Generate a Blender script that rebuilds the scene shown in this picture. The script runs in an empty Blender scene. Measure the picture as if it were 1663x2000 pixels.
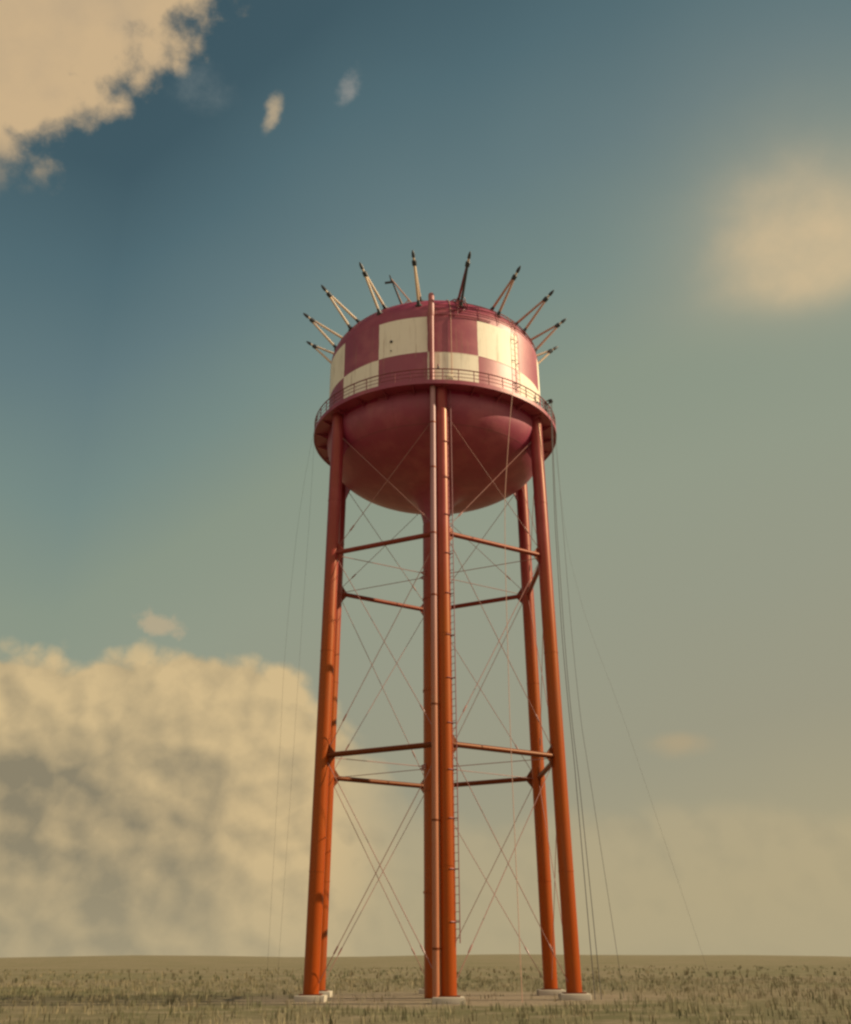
import bpy, bmesh, math, random
from mathutils import Vector, Matrix
random.seed(7)
scene = bpy.context.scene
R = math.radians
PI = math.pi

# ------------------------------------------------------------------ camera
cam_data = bpy.data.cameras.new("camera")
cam = bpy.data.objects.new("camera", cam_data)
scene.collection.objects.link(cam)
scene.camera = cam
pitch, yaw, roll = 0.468959, -0.007581, 0.005145
f0 = Vector((math.sin(yaw), math.cos(yaw), 0))
r0 = Vector((math.cos(yaw), -math.sin(yaw), 0))
fwd = f0 * math.cos(pitch) + Vector((0, 0, 1)) * math.sin(pitch)
u0 = Vector((0, 0, 1)) * math.cos(pitch) - f0 * math.sin(pitch)
right = r0 * math.cos(roll) - u0 * math.sin(roll)
up = r0 * math.sin(roll) + u0 * math.cos(roll)
M = Matrix.Identity(4)
for i in range(3):
    M[i][0], M[i][1], M[i][2] = right[i], up[i], -fwd[i]
M[0][3], M[1][3], M[2][3] = 0.0, -54.0, 1.6
cam.matrix_world = M
cam_data.sensor_fit = 'VERTICAL'
cam_data.sensor_height = 24
cam_data.lens = 24.0
cam_data.shift_y = -139 / 2000
cam_data.shift_x = -3.5 / 2000
cam_data.clip_start = 0.1
cam_data.clip_end = 20000
scene.cycles.filter_width = 2.5

# ------------------------------------------------------------------ view
scene.view_settings.view_transform = 'Standard'
scene.view_settings.look = 'None'
scene.view_settings.exposure = 0.3
scene.view_settings.gamma = 1
scene.view_settings.use_curve_mapping = False
scene.render.film_transparent = False
scene.cycles.max_bounces = 6


# ------------------------------------------------------------------ node maths
class V:
    """a float socket with operators"""
    def __init__(self, nt, s):
        self.nt, self.s = nt, s

    def _op(self, op, *others):
        n = self.nt.nodes.new('ShaderNodeMath')
        n.operation = op
        for i, o in enumerate((self,) + others):
            if isinstance(o, V):
                self.nt.links.new(o.s, n.inputs[i])
            else:
                n.inputs[i].default_value = float(o)
        return V(self.nt, n.outputs[0])

    def __add__(s, o): return s._op('ADD', o)
    __radd__ = __add__
    def __mul__(s, o): return s._op('MULTIPLY', o)
    __rmul__ = __mul__
    def __sub__(s, o): return s._op('SUBTRACT', o)
    def __rsub__(s, o): return (s * -1.0) + o
    def __truediv__(s, o): return s._op('DIVIDE', o)
    def __neg__(s): return s * -1.0
    def max(s, o): return s._op('MAXIMUM', o)
    def min(s, o): return s._op('MINIMUM', o)
    def floor(s): return s._op('FLOOR')
    def gt(s, o): return s._op('GREATER_THAN', o)
    def exp(s): return s._op('EXPONENT')
    def asin(s): return s._op('ARCSINE')
    def atan2(s, o): return s._op('ARCTAN2', o)
    def fmod(s, o): return s._op('FLOORED_MODULO', o)

    def smooth(s, a, b):
        n = s.nt.nodes.new('ShaderNodeMapRange')
        n.interpolation_type = 'SMOOTHSTEP'
        s.nt.links.new(s.s, n.inputs['Value'])
        n.inputs['From Min'].default_value = a
        n.inputs['From Max'].default_value = b
        n.inputs['To Min'].default_value = 0
        n.inputs['To Max'].default_value = 1
        return V(s.nt, n.outputs['Result'])


def srgb(r, g, b):
    def f(c):
        c = c / 255
        return c / 12.92 if c <= 0.04045 else ((c + 0.055) / 1.055) ** 2.4
    return (f(r), f(g), f(b), 1)


def mixc(nt, fac, a, b, blend='MIX'):
    n = nt.nodes.new('ShaderNodeMix')
    n.data_type = 'RGBA'
    n.blend_type = blend
    n.clamp_factor = True
    for sock, v in ((n.inputs[0], fac), (n.inputs[6], a), (n.inputs[7], b)):
        if isinstance(v, V):
            nt.links.new(v.s, sock)
        elif isinstance(v, bpy.types.NodeSocket):
            nt.links.new(v, sock)
        else:
            sock.default_value = v
    return n.outputs[2]


def noise(nt, vec, scale, detail=6, rough=0.55, dist=0.0):
    n = nt.nodes.new('ShaderNodeTexNoise')
    n.inputs['Scale'].default_value = scale
    n.inputs['Detail'].default_value = detail
    n.inputs['Roughness'].default_value = rough
    n.inputs['Distortion'].default_value = dist
    nt.links.new(vec, n.inputs['Vector'])
    return V(nt, n.outputs['Fac'])


def mapping(nt, vec, scale=(1, 1, 1), loc=(0, 0, 0)):
    n = nt.nodes.new('ShaderNodeMapping')
    n.inputs['Scale'].default_value = scale
    n.inputs['Location'].default_value = loc
    nt.links.new(vec, n.inputs['Vector'])
    return n.outputs[0]


def ramp(nt, fac, stops, interp='LINEAR'):
    n = nt.nodes.new('ShaderNodeValToRGB')
    n.color_ramp.interpolation = interp
    el = n.color_ramp.elements
    el[0].position, el[0].color = stops[0]
    el[1].position, el[1].color = stops[-1]
    for p, c in stops[1:-1]:
        e = el.new(p)
        e.color = c
    nt.links.new(fac.s, n.inputs[0])
    return n.outputs[0]


# ------------------------------------------------------------------ sun
SUN_AZ, SUN_EL = 88.0, 34.0          # degrees round from the camera's side of the tower towards the right; height
sa, se = R(SUN_AZ), R(SUN_EL)
sun_dir = Vector((math.sin(sa) * math.cos(se), -math.cos(sa) * math.cos(se), math.sin(se)))
sd = bpy.data.lights.new("sun", 'SUN')
sd.energy = 5.0
sd.angle = R(0.6)
sd.color = (1.0, 0.83, 0.56)
sun = bpy.data.objects.new("sun", sd)
scene.collection.objects.link(sun)
sun.rotation_euler = (-sun_dir).to_track_quat('-Z', 'Y').to_euler()

# ------------------------------------------------------------------ sky
world = bpy.data.worlds.new("World")
scene.world = world
world.use_nodes = True
nt = world.node_tree
nt.nodes.clear()
out = nt.nodes.new('ShaderNodeOutputWorld')
bg = nt.nodes.new('ShaderNodeBackground')
nt.links.new(bg.outputs[0], out.inputs[0])
tc = nt.nodes.new('ShaderNodeTexCoord')
dirv = tc.outputs['Generated']
sx = nt.nodes.new('ShaderNodeSeparateXYZ')
nt.links.new(dirv, sx.inputs[0])
dx, dy, dz = (V(nt, sx.outputs[i]) for i in range(3))
el = dz.min(0.9999).max(-0.9999).asin() * 57.29578
az = dx.atan2(dy) * 57.29578

sky = nt.nodes.new('ShaderNodeTexSky')
sky.sky_type = 'NISHITA'
sky.sun_disc = False
sky.sun_elevation = se
sky.sun_rotation = math.atan2(sun_dir.x, sun_dir.y)
sky.air_density = 1.0
sky.dust_density = 2.0
nish = mixc(nt, 1.0, sky.outputs[0], (0.055, 0.055, 0.055, 1), 'MULTIPLY')

nA = noise(nt, dirv, 9.0, 9, 0.6)
nB = noise(nt, mapping(nt, dirv, (1, 1, 1), (3.1, 1.7, 0.4)), 26.0, 8, 0.62)
nBs = noise(nt, mapping(nt, dirv, (1, 1, 1), (3.1 - 0.012, 1.7, 0.4 - 0.012)), 26.0, 8, 0.62)
nC = noise(nt, mapping(nt, dirv, (1, 1, 1), (7.1, 2.2, 5.0)), 70.0, 6, 0.6)
soft = noise(nt, mapping(nt, dirv, (1, 1, 1), (1.3, 8.2, 2.0)), 3.5, 4, 0.5)

# clear air: teal overhead to a warm dusty tone near the horizon, deeper on the side away from the sun
west = ((-az) / 21.0).max(0.0).min(1.0)
el_eff = el + west * west._op('SQRT') * 11.5 - az.max(0.0).min(24.0) * 0.20 + (soft - 0.5) * 4.0
clear = ramp(nt, (el_eff / 70.0).max(0).min(1), [
    (0.0, srgb(174, 162, 128)), (0.11, srgb(158, 154, 130)), (0.21, srgb(153, 155, 134)),
    (0.30, srgb(149, 156, 136)), (0.40, srgb(140, 152, 134)), (0.48, srgb(121, 141, 134)),
    (0.575, srgb(101, 124, 127)), (0.66, srgb(83, 109, 116)), (0.74, srgb(66, 91, 100)),
    (0.86, srgb(60, 84, 94)), (1.0, srgb(56, 78, 88))])
col = mixc(nt, 0.94, nish, clear)

CREAM = srgb(212, 186, 139)
PALE = srgb(196, 174, 140)
GREY = srgb(138, 128, 105)

# cumulus bank low on the left
fc = nt.nodes.new('ShaderNodeFloatCurve')
cu = fc.mapping.curves[0]
ptsA = [(-40, 13.0), (-26, 14.4), (-19.5, 14.9), (-17, 15.3), (-13, 15.7), (-9.6, 15.2), (-8, 14.4),
        (-6.8, 13.3), (-5.0, 12.2), (-3.4, 11.0), (-1.8, 8.4), (0.5, 6.6), (6, 6.9), (16, 7.2), (20, 6.4)]
X = [((a + 40) / 60, e / 20) for a, e in ptsA]
cu.points[0].location = X[0]
cu.points[1].location = X[-1]
for p in X[1:-1]:
    cu.points.new(*p)
fc.mapping.update()
fx = (az + 40) / 60
nt.links.new(fx.max(0).min(1).s, fc.inputs['Value'])
top = V(nt, fc.outputs[0]) * 20
low = (-az + 1.0).smooth(0.0, 6.0) * 0.75 + 0.25


def billow(off):
    """rounded cauliflower lumps"""
    n = nt.nodes.new('ShaderNodeTexVoronoi')
    n.feature = 'F1'
    n.inputs['Scale'].default_value = 17.0
    n.inputs['Detail'].default_value = 1.0
    n.inputs['Roughness'].default_value = 0.5
    w = nt.nodes.new('ShaderNodeVectorMath')
    w.operation = 'MULTIPLY_ADD'
    nc = nt.nodes.new('ShaderNodeTexNoise')
    nc.inputs['Scale'].default_value = 20.0
    nc.inputs['Detail'].default_value = 3.0
    p = mapping(nt, dirv, (1, 1, 1.15), off)
    nt.links.new(p, nc.inputs['Vector'])
    nt.links.new(nc.outputs['Color'], w.inputs[0])
    w.inputs[1].default_value = (0.035, 0.035, 0.035)
    nt.links.new(p, w.inputs[2])
    nt.links.new(w.outputs[0], n.inputs['Vector'])
    return V(nt, n.outputs['Distance'])


vA = billow((2.0, 1.0, 0.5))
vB = billow((2.0 - 0.010, 1.0, 0.5 - 0.010))
depthA = top - el + ((nA - 0.5) * 2.2 + (nB - 0.5) * 1.4 + (nC - 0.5) * 0.4 + (0.62 - vA) * 2.4) * low
maskA = depthA.smooth(-0.35, 1.0) * dy.gt(0.0)
relief = (nB - nBs) * 2.0 - (vA - vB) * 2.6
under = (-az - 3.5).smooth(0.0, 13.0) * (top - el).smooth(0.8, 7.0)
under = (under + ((9.4 - el) * 0.5).smooth(0.0, 1.0) * (-az - 4.5).smooth(0.0, 5.0) * 0.35 * el.smooth(5.0, 8.0)).min(1.0)
nD = noise(nt, mapping(nt, dirv, (1, 1, 1), (5.5, 0.3, 2.9)), 8.0, 3, 0.5)
shadeA = (under * (0.72 + (soft - 0.5) * 0.8) + (0.5 - nD) * (0.25 + under * 0.9) + (0.5 - nA) * 0.35 - relief * 0.38 + 0.06).max(0).min(1.2) * 0.83
ca = mixc(nt, shadeA, CREAM, GREY)
weak = (az + (nA - 0.5) * 4.0).smooth(-6.5, -1.5) * 0.78
col = mixc(nt, maskA * (1.0 - weak) * 0.94, col, ca)
col = mixc(nt, (-(el - 7.0) / 8.0).smooth(0.0, 1.0) * dy.gt(0.0) * 0.6, col, srgb(172, 161, 130))


def blob(a0, e0, sa_, su, sdn, tilt=0.0):
    """soft elliptical patch round the direction (a0, e0); su / sdn: its reach up and down"""
    x = (az - a0) * math.cos(R(e0))
    y = (el - e0) - x * tilt
    yy = y.max(0) / su - (-y).max(0) / sdn
    xx = x / sa_
    return (-(xx * xx + yy * yy)).exp() * dy.gt(0.0)


# small torn puff above the bank
b0 = blob(-15.7, 16.25, 1.75, 0.75, 0.75, -0.18)
m = (b0 * 1.3 + (nB - 0.5) * 2.4 + (nC - 0.5) * 1.2 - 0.45).smooth(0.0, 0.75) * b0.smooth(0.03, 0.3)
col = mixc(nt, m * 0.62, col, PALE)
# bright cloud in the upper left corner
s = (el - (az * 0.95 + 62.4)) * 0.72 + (nA - 0.5) * 3.2 + (nB - 0.5) * 3.4 + (nC - 0.5) * 1.0
near = blob(-27.5, 47.0, 8.5, 6.0, 7.5)
edge = s + (0.60 - vA) * 4.2 + (nA - 0.5) * 3.0 + (nB - 0.5) * 1.4 - 0.2
m = edge.smooth(-0.6, 2.4) * near.smooth(0.10, 0.45) * dy.gt(0.0)
col = mixc(nt, m * 0.95, col, mixc(nt, ((0.5 - nD) * 1.3 + (0.5 - nA) * 1.2 + (44.2 - el) * -0.03).max(0).min(1), srgb(207, 179, 139), srgb(158, 146, 128)))
# two wisps and a faint smear
b0 = blob(-11.75, 43.9, 0.55, 1.25, 0.9, 0.6)
m = (b0 * 1.35 + (nB - 0.5) * 1.5 + (nC - 0.5) * 0.7 - 0.35).smooth(0.0, 1.0) * b0.smooth(0.03, 0.3)
col = mixc(nt, m * 0.8, col, PALE)
b0 = blob(-6.4, 45.4, 0.9, 1.3, 0.9, 0.5)
m = (b0 * 1.2 + (nB - 0.5) * 1.9 + (nC - 0.5) * 0.9 - 0.4).smooth(0.0, 1.0) * b0.smooth(0.03, 0.3)
col = mixc(nt, m * 0.55, col, srgb(176, 168, 158))
col = mixc(nt, (blob(-17.0, 44.6, 2.8, 2.2, 2.0) * (nB + 0.15)).smooth(0.35, 1.1) * 0.5, col, srgb(150, 156, 152))
# big soft out-of-focus looking cloud on the right
xx = (az - 24.2) * 0.835
xs = xx.max(0) / 6.0 - (-xx).max(0) / 5.6
ye = el - 33.6
ys = ye.max(0) / 6.2 - (-ye).max(0) / 2.1
rad2 = xs * xs + ys * ys + (soft - 0.5) * 1.4 + (nA - 0.5) * 1.1 + (nD - 0.5) * 0.8
m = ((-(rad2.max(0) * 1.0)).exp() * 0.80 + (-(rad2.max(0) * 0.36)).exp() * 0.24).min(1) * dy.gt(0.0)
col = mixc(nt, m * 0.97, col, mixc(nt, m.smooth(0.2, 0.9), srgb(172, 164, 141), srgb(211, 187, 148)))
# faint low patches on the right
b0 = blob(12.9, 10.1, 1.7, 0.55, 0.7)
m = (b0 + (nB - 0.5) * 0.9 - 0.1).smooth(0.0, 1.0) * b0.smooth(0.03, 0.3)
col = mixc(nt, m * 0.45, col, srgb(190, 165, 125))
# bright cloud added in the unseen sky behind the camera, lighting the tower's front
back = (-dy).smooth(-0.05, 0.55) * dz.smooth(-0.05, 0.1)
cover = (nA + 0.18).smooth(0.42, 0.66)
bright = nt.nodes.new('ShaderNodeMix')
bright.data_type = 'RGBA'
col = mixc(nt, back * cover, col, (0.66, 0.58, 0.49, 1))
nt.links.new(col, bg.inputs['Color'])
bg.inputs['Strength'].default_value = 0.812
nt.nodes.remove(bright)


# ------------------------------------------------------------------ materials
def new_mat(name):
    m = bpy.data.materials.new(name)
    m.use_nodes = True
    nt = m.node_tree
    b = nt.nodes['Principled BSDF']
    tc = nt.nodes.new('ShaderNodeTexCoord')
    return m, nt, b, tc.outputs['Object']


def bump(nt, b, h, strength, dist):
    n = nt.nodes.new('ShaderNodeBump')
    n.inputs['Strength'].default_value = strength
    n.inputs['Distance'].default_value = dist
    nt.links.new(h.s, n.inputs['Height'])
    nt.links.new(n.outputs[0], b.inputs['Normal'])


def xyz(nt, vec):
    s = nt.nodes.new('ShaderNodeSeparateXYZ')
    nt.links.new(vec, s.inputs[0])
    return [V(nt, s.outputs[i]) for i in range(3)]


RED = (0.25, 0.021, 0.060, 1)
REDFADE = (0.36, 0.075, 0.10, 1)
WHITE = (0.84, 0.76, 0.60, 1)


def weathered(nt, vec, colour, streak=0.35):
    """streaks, fading and specks of rust over a paint colour"""
    st = noise(nt, mapping(nt, vec, (1.6, 1.6, 0.10)), 2.2, 6, 0.6)
    bl = noise(nt, vec, 0.55, 5, 0.55)
    sp = noise(nt, vec, 5.5, 5, 0.65)
    dark = ((st - 0.52).smooth(0.0, 0.25) * streak + (bl - 0.5).smooth(0, 0.3) * 0.22).min(0.8)
    c = mixc(nt, dark, colour, mixc(nt, 0.55, colour, (0.16, 0.075, 0.045, 1)))
    if streak > 0:
        c = mixc(nt, sp.smooth(0.70, 0.78) * 0.5, c, (0.17, 0.07, 0.035, 1))
    return c


def mat_checker():
    m, nt, b, vec = new_mat("checkered_paint")
    x, y, z = xyz(nt, vec)
    wob = (noise(nt, vec, 1.8, 3) - 0.5)
    ang = x.atan2(-y) * 57.29578 + 3.0 + wob * 0.7
    k = (ang / (360 / 14)).floor()
    row = (z + wob * 0.06).gt(31.2)
    par = (k + row).fmod(2.0)                     # 0 = white square
    fade = noise(nt, vec, 0.7, 5)
    red = mixc(nt, fade.smooth(0.42, 0.72) * 0.8, RED, REDFADE)
    c = mixc(nt, par, WHITE, red)
    c = mixc(nt, z.gt(28.83), RED, c)
    c = weathered(nt, vec, c, 0.55)
    drip = (noise(nt, mapping(nt, vec, (2.6, 2.6, 0.22)), 2.0, 5, 0.65)).smooth(0.55, 0.74) * 0.5
    c = mixc(nt, drip, c, (0.30, 0.16, 0.09, 1))
    nt.links.new(c, b.inputs['Base Color'])
    b.inputs['Roughness'].default_value = 0.50
    nt.links.new((par * 0.9 + 0.1).s, b.inputs['Specular IOR Level'])
    b.inputs['IOR'].default_value = 1.5
    b.inputs['Specular Tint'].default_value = (1, 0.82, 0.7, 1)
    seam = ((z - 31.2) * (z - 31.2) * -900.0).exp() * 0.5 + noise(nt, vec, 0.9, 3) * 0.5
    bump(nt, b, seam, 0.35, 0.05)
    return m


def mat_paint(name, a, bcol, rough=0.46, spec=0.55, grad=None, streak=0.35, tint=None, waves=0.05, seams=False, ior=1.5):
    m, nt, b, vec = new_mat(name)
    fade = noise(nt, vec, 0.7, 5)
    base = a
    if grad is not None:                          # colour blends from one tone above to another lower down
        x, y, z = xyz(nt, vec)
        t = (z + (noise(nt, vec, 0.6, 4) - 0.5) * 2.0).smooth(grad[0], grad[1])
        base = mixc(nt, t, grad[2], a)
        bcol = mixc(nt, t, (grad[2][0], grad[2][1] * 1.6, grad[2][2] * 2, 1), bcol)
    c = mixc(nt, fade.smooth(0.42, 0.72) * 0.75, base, bcol if grad is None else mixc(nt, 0.4, base, bcol))
    c = weathered(nt, vec, c, streak)
    line = None
    if seams:                                     # welded plates: meridian and ring seams
        x, y, z = xyz(nt, vec)
        q = (x.atan2(-y) * (14 / (2 * PI)) + 0.31).fmod(1.0) - 0.5
        r = (x * x + y * y)._op('SQRT')
        mer = (q * q * r * r * -900.0).exp()
        ring = ((z - 27.05) * (z - 27.05) * -1500.0).exp() + ((z - 35.2) * (z - 35.2) * -1500.0).exp()
        line = (mer + ring).min(1.0)
        c = mixc(nt, line * 0.42, c, (0.10, 0.03, 0.03, 1))
    nt.links.new(c, b.inputs['Base Color'])
    b.inputs['Roughness'].default_value = rough
    b.inputs['Specular IOR Level'].default_value = spec
    b.inputs['IOR'].default_value = ior
    if tint:
        b.inputs['Specular Tint'].default_value = tint
    if waves:
        h = noise(nt, vec, 1.4, 3)
        bump(nt, b, h if line is None else h + line * 0.8, waves, 0.03)
    return m


M_CHECK = mat_checker()
M_RED = mat_paint("red_paint", RED, REDFADE, rough=0.50, spec=0.9, tint=(1, 0.80, 0.70, 1), waves=0.16, seams=True, streak=0.5)
M_LEG = mat_paint("red_over_orange_paint", (0.24, 0.024, 0.036, 1), REDFADE, rough=0.38, spec=0.6, tint=(1, 0.66, 0.28, 1), streak=0.6, grad=(15.0, 23.0, (0.28, 0.037, 0.0006, 1)))
M_STRUT = mat_paint("strut_paint", (0.19, 0.026, 0.018, 1), REDFADE, spec=0.5, tint=(1, 0.55, 0.25, 1), grad=(10.0, 24.0, (0.11, 0.017, 0.003, 1)))
M_PIPE = mat_paint("faded_pipe_paint", (0.37, 0.175, 0.165, 1), (0.4, 0.22, 0.2, 1), grad=(10.0, 22.0, (0.36, 0.11, 0.04, 1)))
M_CREAMPIPE = mat_paint("pinkish_pipe_paint", (0.34, 0.09, 0.08, 1), (0.42, 0.16, 0.13, 1))
M_MAST = mat_paint("cream_mast_paint", (0.66, 0.50, 0.34, 1), (0.5, 0.33, 0.24, 1), streak=0.0, waves=0)
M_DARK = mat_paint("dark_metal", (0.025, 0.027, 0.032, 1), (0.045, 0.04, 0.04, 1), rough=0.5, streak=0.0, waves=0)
M_ROD = mat_paint("rod_paint", (0.33, 0.15, 0.125, 1), (0.28, 0.17, 0.15, 1), streak=0.0, waves=0)
M_RAIL = mat_paint("rail_paint", (0.20, 0.035, 0.04, 1), (0.22, 0.06, 0.06, 1), streak=0.0, waves=0)
M_CABLE = mat_paint("black_cable", (0.035, 0.034, 0.036, 1), (0.05, 0.045, 0.045, 1), rough=0.6, streak=0.0, waves=0)
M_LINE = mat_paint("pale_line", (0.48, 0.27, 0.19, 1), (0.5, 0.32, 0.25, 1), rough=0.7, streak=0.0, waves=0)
M_BOX = mat_paint("white_box_paint", (0.80, 0.70, 0.50, 1), (0.7, 0.6, 0.45, 1))
M_CONC = mat_paint("concrete", (0.42, 0.37, 0.29, 1), (0.36, 0.31, 0.24, 1), rough=0.9, spec=0.2)


def mat_ground():
    m, nt, b, vec = new_mat("dry_field")
    big = noise(nt, vec, 0.035, 6, 0.6)
    mid = noise(nt, vec, 0.5, 7, 0.65)
    fine = noise(nt, vec, 7.0, 6, 0.7)
    c = mixc(nt, big.smooth(0.38, 0.64), (0.20, 0.16, 0.10, 1), (0.13, 0.12, 0.06, 1))
    c = mixc(nt, mid.smooth(0.45, 0.7), c, (0.25, 0.20, 0.13, 1))
    c = mixc(nt, fine.smooth(0.5, 0.75) * 0.6, c, (0.15, 0.14, 0.06, 1))
    gx, gy, gz = xyz(nt, vec)
    worn = ((gx * gx + gy * gy)._op('SQRT') + (noise(nt, vec, 0.22, 5) - 0.5) * 12.0).smooth(12.0, 7.0)
    c = mixc(nt, worn * 0.85, c, mixc(nt, fine, (0.22, 0.165, 0.11, 1), (0.31, 0.25, 0.18, 1)))
    nt.links.new(c, b.inputs['Base Color'])
    b.inputs['Roughness'].default_value = 0.95
    b.inputs['Specular IOR Level'].default_value = 0.1
    bump(nt, b, fine + mid * 2.0, 0.8, 0.15)
    return m


# ------------------------------------------------------------------ mesh helpers
def link(name, bm, mat, parent=None, smooth=True):
    me = bpy.data.meshes.new(name)
    bmesh.ops.recalc_face_normals(bm, faces=bm.faces)
    bm.to_mesh(me)
    bm.free()
    if smooth:
        for p in me.polygons:
            p.use_smooth = True
        try:
            me.set_sharp_from_angle(angle=R(38))
        except Exception:
            pass
    me.materials.append(mat)
    o = bpy.data.objects.new(name, me)
    scene.collection.objects.link(o)
    if parent is not None:
        o.parent = parent
    return o


def empty(name, label, cat, loc=(0, 0, 0), group=None):
    o = bpy.data.objects.new(name, None)
    scene.collection.objects.link(o)
    o.location = loc
    tag(o, label, cat, group)
    return o


def tag(o, label, cat=None, group=None):
    o["label"] = label
    if cat:
        o["category"] = cat
    if group:
        o["group"] = group


def sweep(bm, pts, radii, seg=10, cap=True):
    """tube along a polyline"""
    pts = [Vector(p) for p in pts]
    if not isinstance(radii, (list, tuple)):
        radii = [radii] * len(pts)
    rings = []
    prev = None
    for i, p in enumerate(pts):
        t = (pts[min(i + 1, len(pts) - 1)] - pts[max(i - 1, 0)]).normalized()
        if prev is None:
            a = Vector((0, 0, 1)) if abs(t.z) < 0.9 else Vector((1, 0, 0))
            n = t.cross(a).normalized()
        else:
            n = (prev - t * prev.dot(t)).normalized()
        prev = n
        q = t.cross(n)
        rings.append([bm.verts.new(p + (n * math.cos(k * 2 * PI / seg) + q * math.sin(k * 2 * PI / seg)) * radii[i])
                      for k in range(seg)])
    for a, b in zip(rings, rings[1:]):
        for k in range(seg):
            bm.faces.new((a[k], a[(k + 1) % seg], b[(k + 1) % seg], b[k]))
    if cap:
        bm.faces.new(rings[0][::-1])
        bm.faces.new(rings[-1])


def hoop(bm, r, z, tr, n=144, seg=8, a0=0.0, a1=2 * PI, cx=0.0):
    """a bar bent round the tower axis"""
    full = abs(a1 - a0 - 2 * PI) < 1e-6
    cnt = n if full else n + 1
    rings = []
    for i in range(cnt):
        a = a0 + (a1 - a0) * i / n
        d = Vector((math.sin(a), -math.cos(a), 0))
        c = d * r + Vector((cx, 0, z))
        rings.append([bm.verts.new(c + d * tr * math.cos(k * 2 * PI / seg) + Vector((0, 0, tr * math.sin(k * 2 * PI / seg))))
                      for k in range(seg)])
    for i in range(cnt if full else cnt - 1):
        a, b = rings[i], rings[(i + 1) % cnt]
        for k in range(seg):
            bm.faces.new((a[k], a[(k + 1) % seg], b[(k + 1) % seg], b[k]))
    if not full:
        bm.faces.new(rings[0][::-1])
        bm.faces.new(rings[-1])


def lathe(bm, prof, n=160, close=False, cx=0.0):
    """surface of revolution round the tower axis; prof = [(r, z), ...]"""
    rings = []
    for r, z in prof:
        if r < 1e-4:
            rings.append([bm.verts.new((cx, 0, z))])
        else:
            rings.append([bm.verts.new((cx + r * math.sin(2 * PI * i / n), -r * math.cos(2 * PI * i / n), z)) for i in range(n)])
    pairs = list(zip(rings, rings[1:]))
    if close:
        pairs.append((rings[-1], rings[0]))
    for a, b in pairs:
        for i in range(n):
            j = (i + 1) % n
            if len(a) == 1:
                bm.faces.new((a[0], b[i], b[j]))
            elif len(b) == 1:
                bm.faces.new((a[i], b[0], a[j]))
            else:
                bm.faces.new((a[i], a[j], b[j], b[i]))


def box(bm, c, x, y, z, bevel=0.0):
    """box round c with half-axis vectors x, y, z"""
    c, x, y, z = Vector(c), Vector(x), Vector(y), Vector(z)
    v = [bm.verts.new(c + x * i + y * j + z * k) for i in (-1, 1) for j in (-1, 1) for k in (-1, 1)]
    fs = [bm.faces.new([v[i] for i in f]) for f in ((0, 1, 3, 2), (4, 6, 7, 5), (0, 4, 5, 1), (2, 3, 7, 6), (0, 2, 6, 4), (1, 5, 7, 3))]
    if bevel:
        es = list({e for f in fs for e in f.edges})
        bmesh.ops.bevel(bm, geom=es, offset=bevel, segments=2, affect='EDGES', profile=0.5)


def plate(bm, a, b, c, th):
    """a triangular gusset of thickness th"""
    a, b, c = Vector(a), Vector(b), Vector(c)
    n = (b - a).cross(c - a).normalized() * th * 0.5
    lo = [bm.verts.new(p - n) for p in (a, b, c)]
    hi = [bm.verts.new(p + n) for p in (a, b, c)]
    bm.faces.new(lo[::-1])
    bm.faces.new(hi)
    for i in range(3):
        bm.faces.new((lo[i], lo[(i + 1) % 3], hi[(i + 1) % 3], hi[i]))


def rad(phi, r, z):
    """point at angle phi (degrees, 0 = camera side, + to the right) round the tower axis"""
    return Vector((r * math.sin(R(phi)), -r * math.cos(R(phi)), z))


# ------------------------------------------------------------------ ground
bm = bmesh.new()
rings = [0, 3, 6, 9, 13, 18, 25, 35, 50, 70, 100, 150, 250, 400, 700, 1200, 2200, 4000, 8000]
n = 96
prev = None
rr = random.Random(3)
ph = [rr.uniform(0, 6.28) for _ in range(8)]
for i, r in enumerate(rings):
    if r == 0:
        cur = [bm.verts.new((0, 0, 0))]
    else:
        cur = []
        for k in range(n):
            a = 2 * PI * k / n
            h = 0.0
            if r > 400:
                h = (r - 400) * 0.0034 * (0.9 + 0.5 * math.sin(3 * a + ph[0]) + 0.35 * math.sin(7 * a + ph[1]) + 0.25 * math.sin(13 * a + ph[2]) + 0.2 * math.sin(23 * a + ph[3]))
            cur.append(bm.verts.new((r * math.cos(a), r * math.sin(a), h)))
    if prev:
        for k in range(n):
            j = (k + 1) % n
            if len(prev) == 1:
                bm.faces.new((prev[0], cur[k], cur[j]))
            else:
                bm.faces.new((prev[k], cur[k], cur[j], prev[j]))
    prev = cur
ground = link("ground", bm, mat_ground())
ground["kind"] = "structure"
ground["label"] = "dry pale grass field under the tower"

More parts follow.
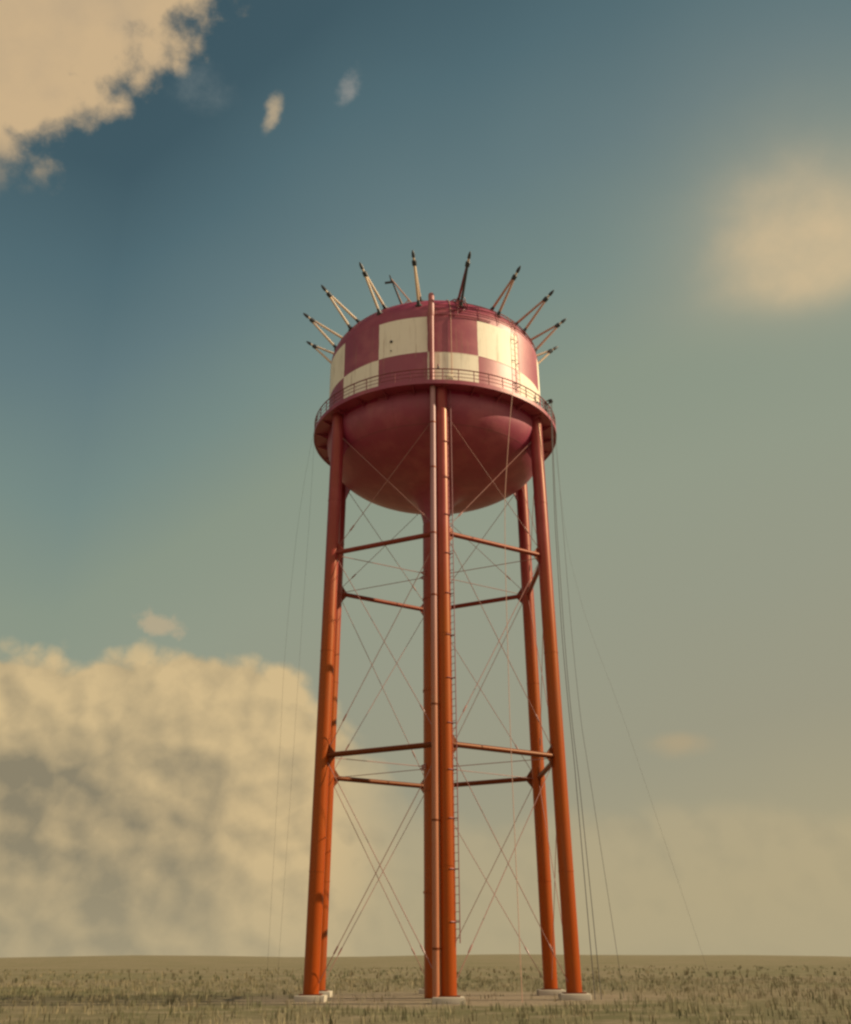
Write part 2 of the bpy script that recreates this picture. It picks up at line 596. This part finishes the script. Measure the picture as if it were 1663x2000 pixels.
# dry grass growing over the field round the tower
g = random.Random(11)
verts, faces = [], []
for t in range(14000):
    rr0 = 52 * math.sqrt(g.random()) if t < 9000 else 52 + 150 * g.random() ** 1.3
    a = g.uniform(0, 2 * PI)
    cx_, cy_ = rr0 * math.cos(a), rr0 * math.sin(a)
    if (cx_ ** 2 + (cy_ + 54) ** 2) < 36 or (rr0 < 10.5 and g.random() < 0.8):
        continue
    hh = g.uniform(0.10, 0.34) * (1.6 if g.random() < 0.06 else 1) * (1 if t < 9000 else 1.4)
    for b_ in range(5):
        p = Vector((cx_ + g.gauss(0, 0.10), cy_ + g.gauss(0, 0.10), 0))
        w = g.uniform(0.008, 0.018) * (1 if t < 9000 else 3)
        d = g.uniform(0, 2 * PI)
        e = Vector((math.cos(d), math.sin(d), 0))
        n_ = Vector((-e.y, e.x, 0))
        lean = g.uniform(0.1, 0.55) * hh
        k0 = len(verts)
        verts += [p - e * w, p + e * w, p + n_ * lean * 0.35 + Vector((0, 0, hh * 0.6)) + e * w * 0.7, p + n_ * lean * 0.35 + Vector((0, 0, hh * 0.6)) - e * w * 0.7, p + n_ * lean + Vector((0, 0, hh))]
        faces += [(k0, k0 + 1, k0 + 2, k0 + 3), (k0 + 3, k0 + 2, k0 + 4)]
me = bpy.data.meshes.new("grass")
me.from_pydata(verts, [], faces)
mg, ntg, bg_, vecg = new_mat("dry_grass")
ntg.links.new(mixc(ntg, noise(ntg, vecg, 0.35, 4).smooth(0.4, 0.62), (0.24, 0.19, 0.10, 1), (0.10, 0.10, 0.04, 1)), bg_.inputs['Base Color'])
bg_.inputs['Roughness'].default_value = 0.8
me.materials.append(mg)
grass = bpy.data.objects.new("grass", me)
scene.collection.objects.link(grass)
grass["kind"] = "stuff"
grass["label"] = "sparse dry grass on the field round the tower's feet"

# ------------------------------------------------------------------ water tower
tower = empty("water_tower", "tall six-legged water tower with a red and cream checkered tank", "water tower")
RT = 6.33
CX = 0.05
ZB, ZS, ZT = 28.6, 31.2, 33.5          # springing of the bowl, seam, top of the wall


def dome_z(r, h=3.0, n=2.2):
    return ZT + h * (max(0.0, 1 - (r / RT) ** n)) ** (1 / n)


# roof
bm = bmesh.new()
prof = []
for i in range(41):
    t = i / 40
    a = t * PI / 2
    r = RT * math.cos(a) ** (2 / 2.2)
    prof.append((r if i < 40 else 0.0, dome_z(r) if i < 40 else ZT + 3.0))
lathe(bm, prof, cx=CX)
roof = link("tank_roof", bm, M_RED, tower)
roof["label"] = "red domed roof of the tank"
# wall
bm = bmesh.new()
lathe(bm, [(RT, ZB + (ZT - ZB) * i / 12) for i in range(13)], cx=CX)
wall = link("tank_wall", bm, M_CHECK, tower)
wall["label"] = "tank wall painted in two rows of red and cream squares"
# bowl and the cone that gathers into the riser
bm = bmesh.new()
prof = []
HB, NB = 3.25, 2.3
for i in range(36):
    a = i / 40 * PI / 2
    prof.append((RT * math.cos(a) ** (2 / NB), ZB - HB * math.sin(a) ** (2 / NB)))
prof = [p for p in prof if p[0] > 1.55]
zl = prof[-1][1]
prof += [(1.35, zl - 0.22), (1.12, zl - 0.55), (0.92, zl - 0.95), (0.78, zl - 1.4), (0.69, zl - 1.9)]
lathe(bm, prof, cx=CX)
bowl = link("tank_bowl", bm, M_RED, tower)
bowl["label"] = "dark red rounded underside of the tank"
ZR = zl - 1.9
# riser
bm = bmesh.new()
lathe(bm, [(0.685, ZR + 0.02), (0.685, 16), (0.685, 9), (0.685, 0.02)], 48)
for z in (4.5, 9.2, 14.2, 19.2):
    lathe(bm, [(0.69, z - 0.05), (0.72, z - 0.05), (0.72, z + 0.05), (0.69, z + 0.05)], 48)
riser = link("riser_pipe", bm, M_LEG, tower)

# balcony
RB = 7.1
ZD = 28.86
bm = bmesh.new()
lathe(bm, [(RT - 0.01, ZD), (RB, ZD), (RB, ZD + 0.13), (RB + 0.03, ZD + 0.13), (RB + 0.03, ZD - 0.10), (RB - 0.04, ZD - 0.10), (RB - 0.04, ZD - 0.05), (RT - 0.01, ZD - 0.05)], 160, close=True, cx=CX)
for k in range(26):                                           # radial brackets under the deck
    p = k * 360 / 26 + 4
    a, b_, c = rad(p, RT - 0.02, ZD - 0.06), rad(p, RB - 0.08, ZD - 0.06), rad(p, RT - 0.02, ZD - 0.36)
    sh = Vector((CX, 0, 0))
    plate(bm, a + sh, b_ + sh, c + sh, 0.03)
balcony = link("balcony", bm, M_RED, tower)
balcony["label"] = "narrow red walkway ringing the tank"
bm = bmesh.new()
hoop(bm, RB, ZD + 0.80, 0.034, 180, 8, cx=CX)
hoop(bm, RB, ZD + 0.57, 0.017, 180, 6, cx=CX)
hoop(bm, RB, ZD + 0.35, 0.017, 180, 6, cx=CX)
railing = link("railing", bm, M_RAIL, tower)
post_me = None
NP = 52
for k in range(NP):
    p = -176.6 + k * 360 / NP
    base = rad(p, RB, ZD + 0.13) + Vector((CX, 0, 0))
    if post_me is None:
        bm = bmesh.new()
        sweep(bm, [(0, 0, 0), (0, 0, 0.66)], 0.026, 8)
        o = link("post", bm, M_RAIL, railing)
        post_me = o.data
    else:
        o = bpy.data.objects.new("post", post_me)
        scene.collection.objects.link(o)
        o.parent = railing
    o.location = base

# legs
PH = 3.301


def leg_r(z):
    return 6.64 - 0.009 * z


def leg_p(k, z):
    return rad(PH + 60 * k, leg_r(z), z)


LR = 0.35
ZLT = ZD - 0.06
NODES = (20.594, 10.319)
for k in range(6):
    bm = bmesh.new()
    sweep(bm, [leg_p(k, z) for z in (0.25, 7, 14, 21, ZLT)], LR, 28)
    for z in (5.2, 15.4, 23.6):                               # welded joints
        sweep(bm, [leg_p(k, z - 0.03), leg_p(k, z + 0.03)], LR + 0.012, 28)
    leg = link("leg", bm, M_LEG, tower)
    bm = bmesh.new()
    box(bm, leg_p(k, 0.05), (0.66, 0, 0), (0, 0.66, 0), (0, 0, 0.2), 0.05)
    foot = link("footing", bm, M_CONC, leg)
    bm = bmesh.new()
    box(bm, leg_p(k, 0.275), (0.48, 0, 0), (0, 0.48, 0), (0, 0, 0.022), 0.006)
    link("base_plate", bm, M_STRUT, leg)
    # plate that ties the leg to the bowl
    bm = bmesh.new()
    plate(bm, rad(PH + 60 * k, leg_r(27.9) - LR + 0.03, 28.3), rad(PH + 60 * k, leg_r(26.6) - LR + 0.03, 26.3), rad(PH + 60 * k, RT - 0.75, 27.3), 0.08)
    link("knee_plate", bm, M_RED, leg, smooth=False)
# struts, gussets, bracing rods
for zi, z in enumerate(NODES):
    for k in range(6):
        a, b_ = leg_p(k, z), leg_p(k + 1, z)
        d = (b_ - a).normalized()
        bm = bmesh.new()
        sweep(bm, [a + d * (LR - 0.03), b_ - d * (LR - 0.03)], 0.125, 14)
        st = link("strut", bm, M_STRUT, tower)
        for p, s_ in ((a, 1), (b_, -1)):
            bm = bmesh.new()
            q = p + d * s_ * (LR - 0.02)
            plate(bm, q + Vector((0, 0, -0.55)), q + Vector((0, 0, 0.55)), q + d * s_ * 0.45, 0.06)
            link("gusset_plate", bm, M_STRUT, st, smooth=False)


def rod(bm, a, b_, r=0.017, buckle=0.86):
    sweep(bm, [a, b_], r, 6)
    d = (b_ - a)
    c = a + d * buckle
    e = d.normalized()
    sweep(bm, [c - e * 0.22, c - e * 0.15, c + e * 0.15, c + e * 0.22], [0.017, 0.04, 0.04, 0.017], 8)


LV = [(ZLT - 1.5, NODES[0] + 0.35), (NODES[0] - 0.35, NODES[1] + 0.35), (NODES[1] - 0.35, 0.7)]
for zt, zb in LV:
    for k in range(6):
        for k0, k1 in ((k, k + 1), (k + 1, k)):
            a, b_ = leg_p(k0, zt), leg_p(k1, zb)
            h = Vector((b_.x - a.x, b_.y - a.y, 0)).normalized()
            off = rad(PH + 60 * k + 30, 1, 0) * (0.035 if k0 == k else -0.035)
            bm = bmesh.new()
            rod(bm, a + h * (LR - 0.01) + off, b_ - h * (LR - 0.01) + off)
            link("brace_rod", bm, M_ROD, tower)
for z in NODES:
    for k in range(6):
        a = leg_p(k, z - 0.05)
        d = Vector((a.x, a.y, 0)).normalized()
        bm = bmesh.new()
        sweep(bm, [a - d * LR, d * 0.72 + Vector((0, 0, z - 0.02))], 0.019, 6)
        plate(bm, d * 0.68 + Vector((0, 0, z + 0.16)), d * 0.68 + Vector((0, 0, z - 0.16)), d * 1.0 + Vector((0, 0, z)), 0.05)
        link("spider_rod", bm, M_ROD, tower)

# leg ladder on the right flank of the front leg
lx = Vector((0.93, -0.37, 0)).normalized()
bm = bmesh.new()
ZL0, ZL1 = 2.2, ZD - 0.2


def lad(z, s_):
    c = leg_p(0, z) + Vector((0.41, -0.06, 0))
    return c + lx * (0.17 * s_ + 0.02) + Vector((0, -0.10 * s_, 0))


for s_ in (-0.55, 0.55):
    sweep(bm, [lad(z, s_ * 1.0) for z in (ZL0, 10, 20, ZL1)], 0.024, 6)
z = ZL0 + 0.2
while z < ZL1:
    sweep(bm, [lad(z, -0.55), lad(z, 0.55)], 0.013, 6)
    z += 0.33
ladder = link("ladder", bm, M_RAIL, tower)
ladder["label"] = "thin climbing ladder up the front leg"
z = 3.0
while z < ZL1:
    bm = bmesh.new()
    c = leg_p(0, z)
    sweep(bm, [c + Vector((math.sin(t), -math.cos(t), 0)) * (LR + 0.015) for t in [R(x) for x in range(20, 131, 10)]], 0.028, 6)
    sweep(bm, [c + rad(75, LR - 0.02, 0), lad(z, 0.6)], 0.024, 6)
    link("ladder_bracket", bm, M_RAIL, ladder)
    z += 2.05

# overflow pipe beside the front leg, from the ground to the balcony, and its upper run on the tank
bm = bmesh.new()


def opipe(z):
    return Vector((-0.12 + 0.0022 * z, -leg_r(z) - 0.36, z))


sweep(bm, [opipe(z) for z in (0.1, 8, 16, 24, ZD - 0.10)], 0.145, 18)
opd = link("overflow_pipe", bm, M_PIPE, tower)
opd["label"] = "pale pinkish pipe running down beside the front leg"
for z in (2, 7, 12, 17.2, 20.4, 24, 26.6):
    bm = bmesh.new()
    sweep(bm, [opipe(z), leg_p(0, z)], 0.03, 6)
    hoopc = opipe(z)
    sweep(bm, [hoopc + Vector((0, 0, -0.04)), hoopc + Vector((0, 0, 0.04))], 0.16, 16)
    link("pipe_clamp", bm, M_STRUT, opd)
bm = bmesh.new()
ux = -0.10
sweep(bm, [(ux, -RT - 0.26, ZD + 0.02), (ux, -RT - 0.26, 33.35)], 0.135, 18)
sweep(bm, [(ux, -RT - 0.26, 33.35), (ux, -RT - 0.26, 33.45), (ux, -RT - 0.26, 34.75), (ux, -RT - 0.26, 34.84), (ux, -RT - 0.26, 34.88)], [0.14, 0.165, 0.165, 0.13, 0.04], 18)
vp = link("vent_pipe", bm, M_CREAMPIPE, tower)
vp["label"] = "upright pinkish cream pipe with a round cap on the front of the tank"
for z in (29.6, 31.2, 32.7, 33.6):
    bm = bmesh.new()
    sweep(bm, [(ux, -RT - 0.26, z), (ux, -RT + 0.05, z)], 0.035, 6)
    link("pipe_clamp", bm, M_RAIL, vp)
# thin conduit up the tank wall and over the roof edge
bm = bmesh.new()
pc = 8.4
path = [rad(pc, RT + 0.05, z) for z in (ZD, 30, 31.5, 33.3)] + [rad(pc, r, dome_z(r) + 0.06) for r in (6.25, 6.1, 5.8, 5.4, 4.8, 4.0)]
sweep(bm, [p + Vector((CX, 0, 0)) for p in path], 0.022, 6)
link("conduit", bm, M_LINE, tower)

# tank ladder to the right, balcony to roof
bm = bmesh.new()
tl = 46.0
for s_ in (-1, 1):
    path = [rad(tl + s_ * 1.35, RT + 0.16, z) for z in (ZD + 0.02, 30, 31.5, 33.2)] + [rad(tl + s_ * 1.35, r, dome_z(r) + 0.16) for r in (6.3, 6.15, 5.85, 5.4, 4.9, 4.3)]
    sweep(bm, [p + Vector((CX, 0, 0)) for p in path], 0.016, 6)
for i in range(11):
    z = ZD + 0.35 + i * 0.42
    sweep(bm, [rad(tl - 1.35, RT + 0.16, z) + Vector((CX, 0, 0)), rad(tl + 1.35, RT + 0.16, z) + Vector((CX, 0, 0))], 0.012, 6)
tlad = link("tank_ladder", bm, M_LINE, tower)
tlad["label"] = "faint ladder up the sunlit right side of the tank"
for z in (30.1, 31.6, 33.0):
    for s_ in (-1, 1):
        bm = bmesh.new()
        sweep(bm, [rad(tl + s_ * 1.35, RT + 0.17, z) + Vector((CX, 0, 0)), rad(tl + s_ * 2.6, RT - 0.02, z + 0.1) + Vector((CX, 0, 0))], 0.024, 6)
        link("ladder_bracket", bm, M_DARK, tlad)

# roof rail hoops and the curved roof ladder
bm = bmesh.new()
for r, z_, e0, e1 in ((6.39, 33.62, -2, 30), (6.365, 33.98, -2, 70), (6.25, 34.34, -2, 76), (6.05, 34.72, 10, 80)):
    hoop(bm, r, z_, 0.026, 90, 6, R(e0), R(e1), cx=CX)
for p in (1, 12, 24, 35):
    sweep(bm, [rad(p, r, z_) + Vector((CX, 0, 0)) for r, z_ in ((6.39, 33.62), (6.365, 33.98), (6.25, 34.34), (6.05, 34.72))], 0.02, 6)
for p in (48, 60, 72):
    sweep(bm, [rad(p, r, z_) + Vector((CX, 0, 0)) for r, z_ in ((6.365, 33.98), (6.25, 34.34), (6.05, 34.72))], 0.02, 6)
rr_ = link("roof_rail", bm, M_RAIL, tower)
rr_["label"] = "thin bent pipes running round the right edge of the domed roof"
bm = bmesh.new()
for s_ in (-1, 1):
    path = [rad(15.0 + s_ * 1.7 - q, r, dome_z(r) + 0.16) for q, r in ((4.2, 6.32), (2.6, 6.31), (1.2, 6.285), (0.4, 6.24), (0, 6.15), (0, 6.0), (0, 5.7), (0, 5.2), (0, 4.4), (0, 3.0))]
    sweep(bm, [p + Vector((CX, 0, 0)) for p in path], 0.034, 6)
for r in (6.2, 6.05, 5.8, 5.5, 5.15, 4.8, 4.4, 4.0, 3.6, 3.2):
    sweep(bm, [rad(13.3, r, dome_z(r) + 0.16) + Vector((CX, 0, 0)), rad(16.7, r, dome_z(r) + 0.16) + Vector((CX, 0, 0))], 0.018, 5)
for r in (6.2, 5.9):                                           # cage loops
    pts = []
    for i in range(13):
        t = PI * i / 12
        p = 15.0 - 2.6 * math.cos(t)
        pts.append(rad(p, r + 0.16 * math.sin(t), dome_z(r) + 0.14 + 0.30 * math.sin(t)) + Vector((CX, 0, 0)))
    sweep(bm, pts, 0.024, 6)
rl = link("roof_ladder", bm, M_RAIL, tower)
rl["label"] = "dark curved ladder with hoops lying on the roof edge"

# roof hatch dots on one cream square
bm = bmesh.new()
for z, r_ in ((32.15, 0.075), (31.55, 0.03)):
    c = rad(-22.0, RT, z) + Vector((CX, 0, 0))
    d = rad(-22.0, 1, 0)
    sweep(bm, [c - d * 0.02, c + d * 0.07, c + d * 0.10], [r_, r_, r_ * 0.5], 12)
link("pipe_stub", bm, M_DARK, tower)

# ------------------------------------------------------------------ spike antennas round the roof
OFF = 3.08
SX = Vector((0.06, 0, 0))
ANT = {
    -5: "cream spike antenna lowest on the tank's left shoulder, its black tip pointing left",
    -4: "slanting cream spike antenna, second lowest on the roof's left side",
    -3: "long cream two-legged spike antenna third up on the left, leaning over the red square",
    -2: "cream two-legged spike antenna just left of the faint pinkish roof mast",
    -1: "near upright cream spike antenna just left of the capped vent pipe",
    0: "near upright dark spike antenna just right of the capped vent pipe, above the roof ladder",
    1: "brownish spike antenna leaning right, next right from the dark near-upright one",
    2: "spike antenna third down on the right, rising above the sunlit cream square",
    3: "spike antenna second lowest on the right of the roof, stretching sideways",
    4: "short sunlit spike antenna lowest on the right side of the tank",
}


def antenna(i):
    phi = OFF + (i + 0.5) * 22.5
    ro, ri = 6.08, 5.50
    f_out = rad(phi, ro, dome_z(ro)) + SX
    f_in = rad(phi, ri, dome_z(ri)) + SX
    tip = rad(phi, 8.2, 36.7) + SX
    o = empty("spike_antenna", ANT[i], "antenna", f_out, "spike antennas round the tank roof")
    L = lambda p: Vector(p) - f_out
    mid = (f_out + f_in) * 0.5
    ax = (tip - mid).normalized()
    top = tip - ax * 0.72                                      # where the two legs meet
    tn = rad(phi + 90, 1, 0)
    for q, f in enumerate((f_out, f_in)):
        bm = bmesh.new()
        d = (top - f).normalized()
        off = ax.cross(tn).normalized() * (0.05 if q else -0.05)
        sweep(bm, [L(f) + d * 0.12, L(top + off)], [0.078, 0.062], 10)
        link("strut", bm, (M_RAIL if q else M_DARK) if i == 0 else (M_LINE if i in (1, 2, 3) else M_MAST), o)  # antenna right of the vent pipe: its shade is put into darker strut colours
        bm = bmesh.new()                                       # dark foot: flange, socket and bolts
        nz = Vector((f.x * 0.16, f.y * 0.16, 1.0)).normalized()
        sweep(bm, [L(f) - nz * 0.10, L(f) + nz * 0.035], 0.19, 14)
        sweep(bm, [L(f) - d * 0.02, L(f) + d * 0.12, L(f) + d * 0.30], [0.13, 0.105, 0.078], 10)
        link("foot", bm, M_DARK, o)
    bm = bmesh.new()
    sweep(bm, [L(top) - ax * 0.16, L(top) - ax * 0.12, L(top) + ax * 0.12, L(top) + ax * 0.16], [0.10, 0.135, 0.135, 0.10], 14)
    link("collar", bm, M_DARK, o)
    bm = bmesh.new()
    sweep(bm, [L(top) + ax * 0.14, L(top) + ax * 0.34], 0.06, 12)
    link("neck", bm, M_MAST, o)
    bm = bmesh.new()
    sweep(bm, [L(tip) - ax * 0.40, L(tip) - ax * 0.36, L(tip) - ax * 0.16, L(tip), L(tip) + ax * 0.03], [0.06, 0.10, 0.085, 0.035, 0.008], 12)
    link("tip", bm, M_DARK, o)
    return o


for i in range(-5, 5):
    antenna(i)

# faint pinkish frame further back on the roof
fr = empty("roof_mast", "faint thin pinkish A-frame mast on the roof, set back behind the spike antennas", "mast", (0.3, 0, dome_z(0.3)))
O = Vector((0.3, 0, dome_z(0.3)))
apex = Vector((-2.66, 0, 40.62))
legs_ = [Vector((0.25, 0, dome_z(0.25) - 0.02)), Vector((-1.25, 0.1, dome_z(1.25) - 0.02)), Vector((-0.6, 2.2, dome_z(2.3) - 0.02))]
for q, p in enumerate(legs_):
    bm = bmesh.new()
    sweep(bm, [p - O, apex - O], 0.05 if q < 2 else 0.035, 8)
    link("leg", bm, M_LINE if q != 1 else M_DARK, fr)
bm = bmesh.new()
a, b_ = legs_[0].lerp(apex, 0.62), legs_[1].lerp(apex, 0.50)
sweep(bm, [a - O, b_ - O], 0.03, 6)
c = legs_[1].lerp(apex, 0.28)
sweep(bm, [a - O, c - O], 0.03, 6)
link("brace", bm, M_LINE, fr)
bm = bmesh.new()
sweep(bm, [apex - O + Vector((0.1, 0, -0.2)), apex - O + Vector((-0.42, 0, -0.28))], 0.08, 10)
sweep(bm, [apex - O + Vector((0.0, 0, -0.1)), apex - O + Vector((-0.12, 0, 0.32))], [0.06, 0.04], 8)
link("head", bm, M_DARK, fr)

# ------------------------------------------------------------------ things on the balcony
def on_deck(phi, r=6.75):
    return rad(phi, r, ZD + 0.003) + Vector((CX, 0, 0))


p = on_deck(6.6, 6.80)
o = empty("cabinet", "small white cabinet standing behind the balcony railing right of the vent pipe", "cabinet", p)
dn, tn = rad(6.6, 1, 0), rad(96.6, 1, 0)
bm = bmesh.new()
box(bm, (0, 0, 0.32), tn * 0.19, dn * 0.13, (0, 0, 0.26), 0.02)
link("body", bm, M_BOX, o)
bm = bmesh.new()
box(bm, dn * 0.139 + Vector((0, 0, 0.32)), tn * 0.16, dn * 0.008, (0, 0, 0.22), 0.004)
link("door", bm, M_BOX, o)
bm = bmesh.new()
for s_ in (-1, 1):
    box(bm, tn * 0.14 * s_ + Vector((0, 0, 0.03)), tn * 0.03, dn * 0.1, (0, 0, 0.03))
link("base", bm, M_DARK, o)

phi = 55.5
p = on_deck(phi, 6.78)
dn, tn = rad(phi, 1, 0), rad(phi + 90, 1, 0)
o = empty("winch", "dark boxy winch with a drum on the balcony at the tank's right", "winch", p)
bm = bmesh.new()
box(bm, (0, 0, 0.06), tn * 0.34, dn * 0.2, (0, 0, 0.05), 0.01)
box(bm, tn * 0.16 + Vector((0, 0, 0.34)), tn * 0.14, dn * 0.16, (0, 0, 0.2), 0.03)
link("body", bm, M_DARK, o)
bm = bmesh.new()
for s_ in (-1, 1):
    sweep(bm, [tn * (-0.14 + s_ * 0.13) + Vector((0, 0, 0.30)), tn * (-0.14 + s_ * 0.15) + Vector((0, 0, 0.30))], 0.17, 18)
sweep(bm, [tn * -0.28 + Vector((0, 0, 0.30)), tn * 0.02 + Vector((0, 0, 0.30))], 0.09, 14)
link("drum", bm, M_DARK, o)
bm = bmesh.new()
sweep(bm, [tn * 0.05 + Vector((0, 0, 0.62)), tn * 0.05 + Vector((0, 0, 0.80)), tn * -0.1 + Vector((0, 0, 0.80))], 0.03, 8)
link("handle", bm, M_DARK, o)

phi = 64.0
p = rad(phi, RB - 0.10, ZD + 0.003) + Vector((CX, 0, 0))
dn, tn = rad(phi, 1, 0), rad(phi + 90, 1, 0)
o = empty("cable_bracket", "dark bent bracket on the right balcony edge that carries the hanging cables", "bracket", p)
bm = bmesh.new()
for s_ in (-1, 1):
    sweep(bm, [tn * 0.16 * s_, tn * 0.16 * s_ + Vector((0, 0, 0.85)), tn * 0.16 * s_ + dn * 0.30 + Vector((0, 0, 0.95))], 0.035, 8)
sweep(bm, [tn * -0.2 + Vector((0, 0, 0.85)), tn * 0.2 + Vector((0, 0, 0.85))], 0.035, 8)
sweep(bm, [tn * -0.2 + Vector((0, 0, 0.4)), tn * 0.2 + Vector((0, 0, 0.4))], 0.03, 8)
link("frame", bm, M_DARK, o)
bm = bmesh.new()
sweep(bm, [tn * -0.05 + dn * 0.30 + Vector((0, 0, 0.92)), tn * 0.05 + dn * 0.30 + Vector((0, 0, 0.92))], 0.13, 16)
sweep(bm, [tn * -0.17 + dn * 0.30 + Vector((0, 0, 0.94)), tn * 0.17 + dn * 0.30 + Vector((0, 0, 0.94))], 0.03, 8)
link("pulley", bm, M_DARK, o)

p = rad(1.6, RB, ZD + 0.83) + Vector((CX, 0, 0))
o = empty("signal_lamp", "tiny dark lamp fixed on the railing top just right of the vent pipe", "lamp", p)
bm = bmesh.new()
sweep(bm, [(0, 0, 0), (0, 0, 0.03), (0, 0, 0.05), (0, 0, 0.10)], [0.07, 0.07, 0.045, 0.045], 12)
link("base", bm, M_DARK, o)
bm = bmesh.new()
sweep(bm, [(0, 0, 0.10), (0, 0, 0.2), (0, 0, 0.25), (0, 0, 0.27)], [0.055, 0.055, 0.035, 0.01], 12)
link("lens", bm, M_RAIL, o)


# ------------------------------------------------------------------ hanging cables
def smooth_path(pts, n=8):
    P = [Vector(p) for p in pts]
    outp = []
    for i in range(len(P) - 1):
        p0, p1, p2, p3 = P[max(i - 1, 0)], P[i], P[i + 1], P[min(i + 2, len(P) - 1)]
        for j in range(n):
            t = j / n
            outp.append(0.5 * ((2 * p1) + (p2 - p0) * t + (2 * p0 - 5 * p1 + 4 * p2 - p3) * t * t + (3 * p1 - p0 - 3 * p2 + p3) * t ** 3))
    outp.append(P[-1])
    return outp


def cable(label, pts, r, mat, group="cables hanging from the balcony"):
    base = Vector(pts[-1])
    bm = bmesh.new()
    sweep(bm, [p - base for p in smooth_path(pts)], r, 6)
    o = link("hanging_cable", bm, mat)
    o.location = base
    tag(o, label, "cable", group)


cable("black cable hanging closest to the tower's right front leg",
      [(6.62, -3.25, 29.72), (6.55, -3.18, 27.5), (6.44, -3.05, 22.8), (6.43, -3.0, 20.2), (6.42, -3.0, 16.3), (6.5, -3.0, 12.9), (6.6, -3.0, 10.2), (6.64, -3.0, 8.4), (6.82, -3.0, 0.0)], 0.019, M_CABLE)
cable("dark cable hanging second out from the right front leg, close beside another",
      [(6.68, -3.2, 29.70), (6.58, -3.05, 26.1), (6.54, -2.9, 22.8), (6.55, -2.8, 20.2), (6.56, -2.8, 16.0), (6.64, -2.8, 12.5), (6.76, -2.8, 10.0), (6.83, -2.8, 8.5), (7.12, -2.8, 0.0)], 0.017, M_CABLE)
cable("thin faint cable hanging farthest out on the right of the tower",
      [(7.05, -1.0, ZD + 0.1), (7.09, -1.0, 25.5), (7.15, -1.0, 20.0), (7.2, -1.0, 16.6), (7.34, -1.0, 12.6), (7.5, -1.0, 10.6), (7.66, -1.0, 8.75), (8.4, -1.0, 0.0)], 0.011, M_CABLE)
cable("pale thin line hanging from the balcony in front of the red bowl",
      [(4.25, -5.85, ZD + 0.02), (4.0, -5.8, 26.8), (3.72, -5.7, 24.0), (3.6, -5.65, 22.4), (3.5, -5.6, 19.2), (3.45, -5.6, 15.3), (3.41, -5.6, 11.7), (3.41, -5.6, 8.3), (3.45, -5.6, 0.0)], 0.017, M_LINE)

cable("barely visible thin line slanting away to the ground far right of the tower",
      [(7.13, 0.3, ZD + 0.1), (7.2, 0.0, 26.5), (7.42, 0.0, 22.5), (7.87, 0.0, 19.5), (8.37, 0.0, 17.3), (9.47, 0.0, 13.5), (10.25, 0.0, 10.5), (12.84, 0.0, 0.0)], 0.0045, M_CABLE)
cable("barely visible thin line hanging closest to the tower's left leg",
      [(-7.0, -1.2, ZD + 0.1), (-6.98, -1.0, 27.36), (-7.04, -1.0, 22.5), (-7.12, -1.0, 18.4), (-7.2, -1.0, 12.7), (-7.25, -1.0, 9.0), (-7.42, -1.0, 0.0)], 0.0045, M_CABLE)
cable("barely visible thin line hanging farthest out on the tower's left",
      [(-6.85, -1.95, ZD + 0.1), (-7.02, -2.0, 27.6), (-7.3, -2.0, 25.2), (-7.58, -2.0, 21.5), (-7.79, -2.0, 15.7), (-7.76, -2.0, 10.0), (-7.74, -2.0, 0.0)], 0.0045, M_CABLE)
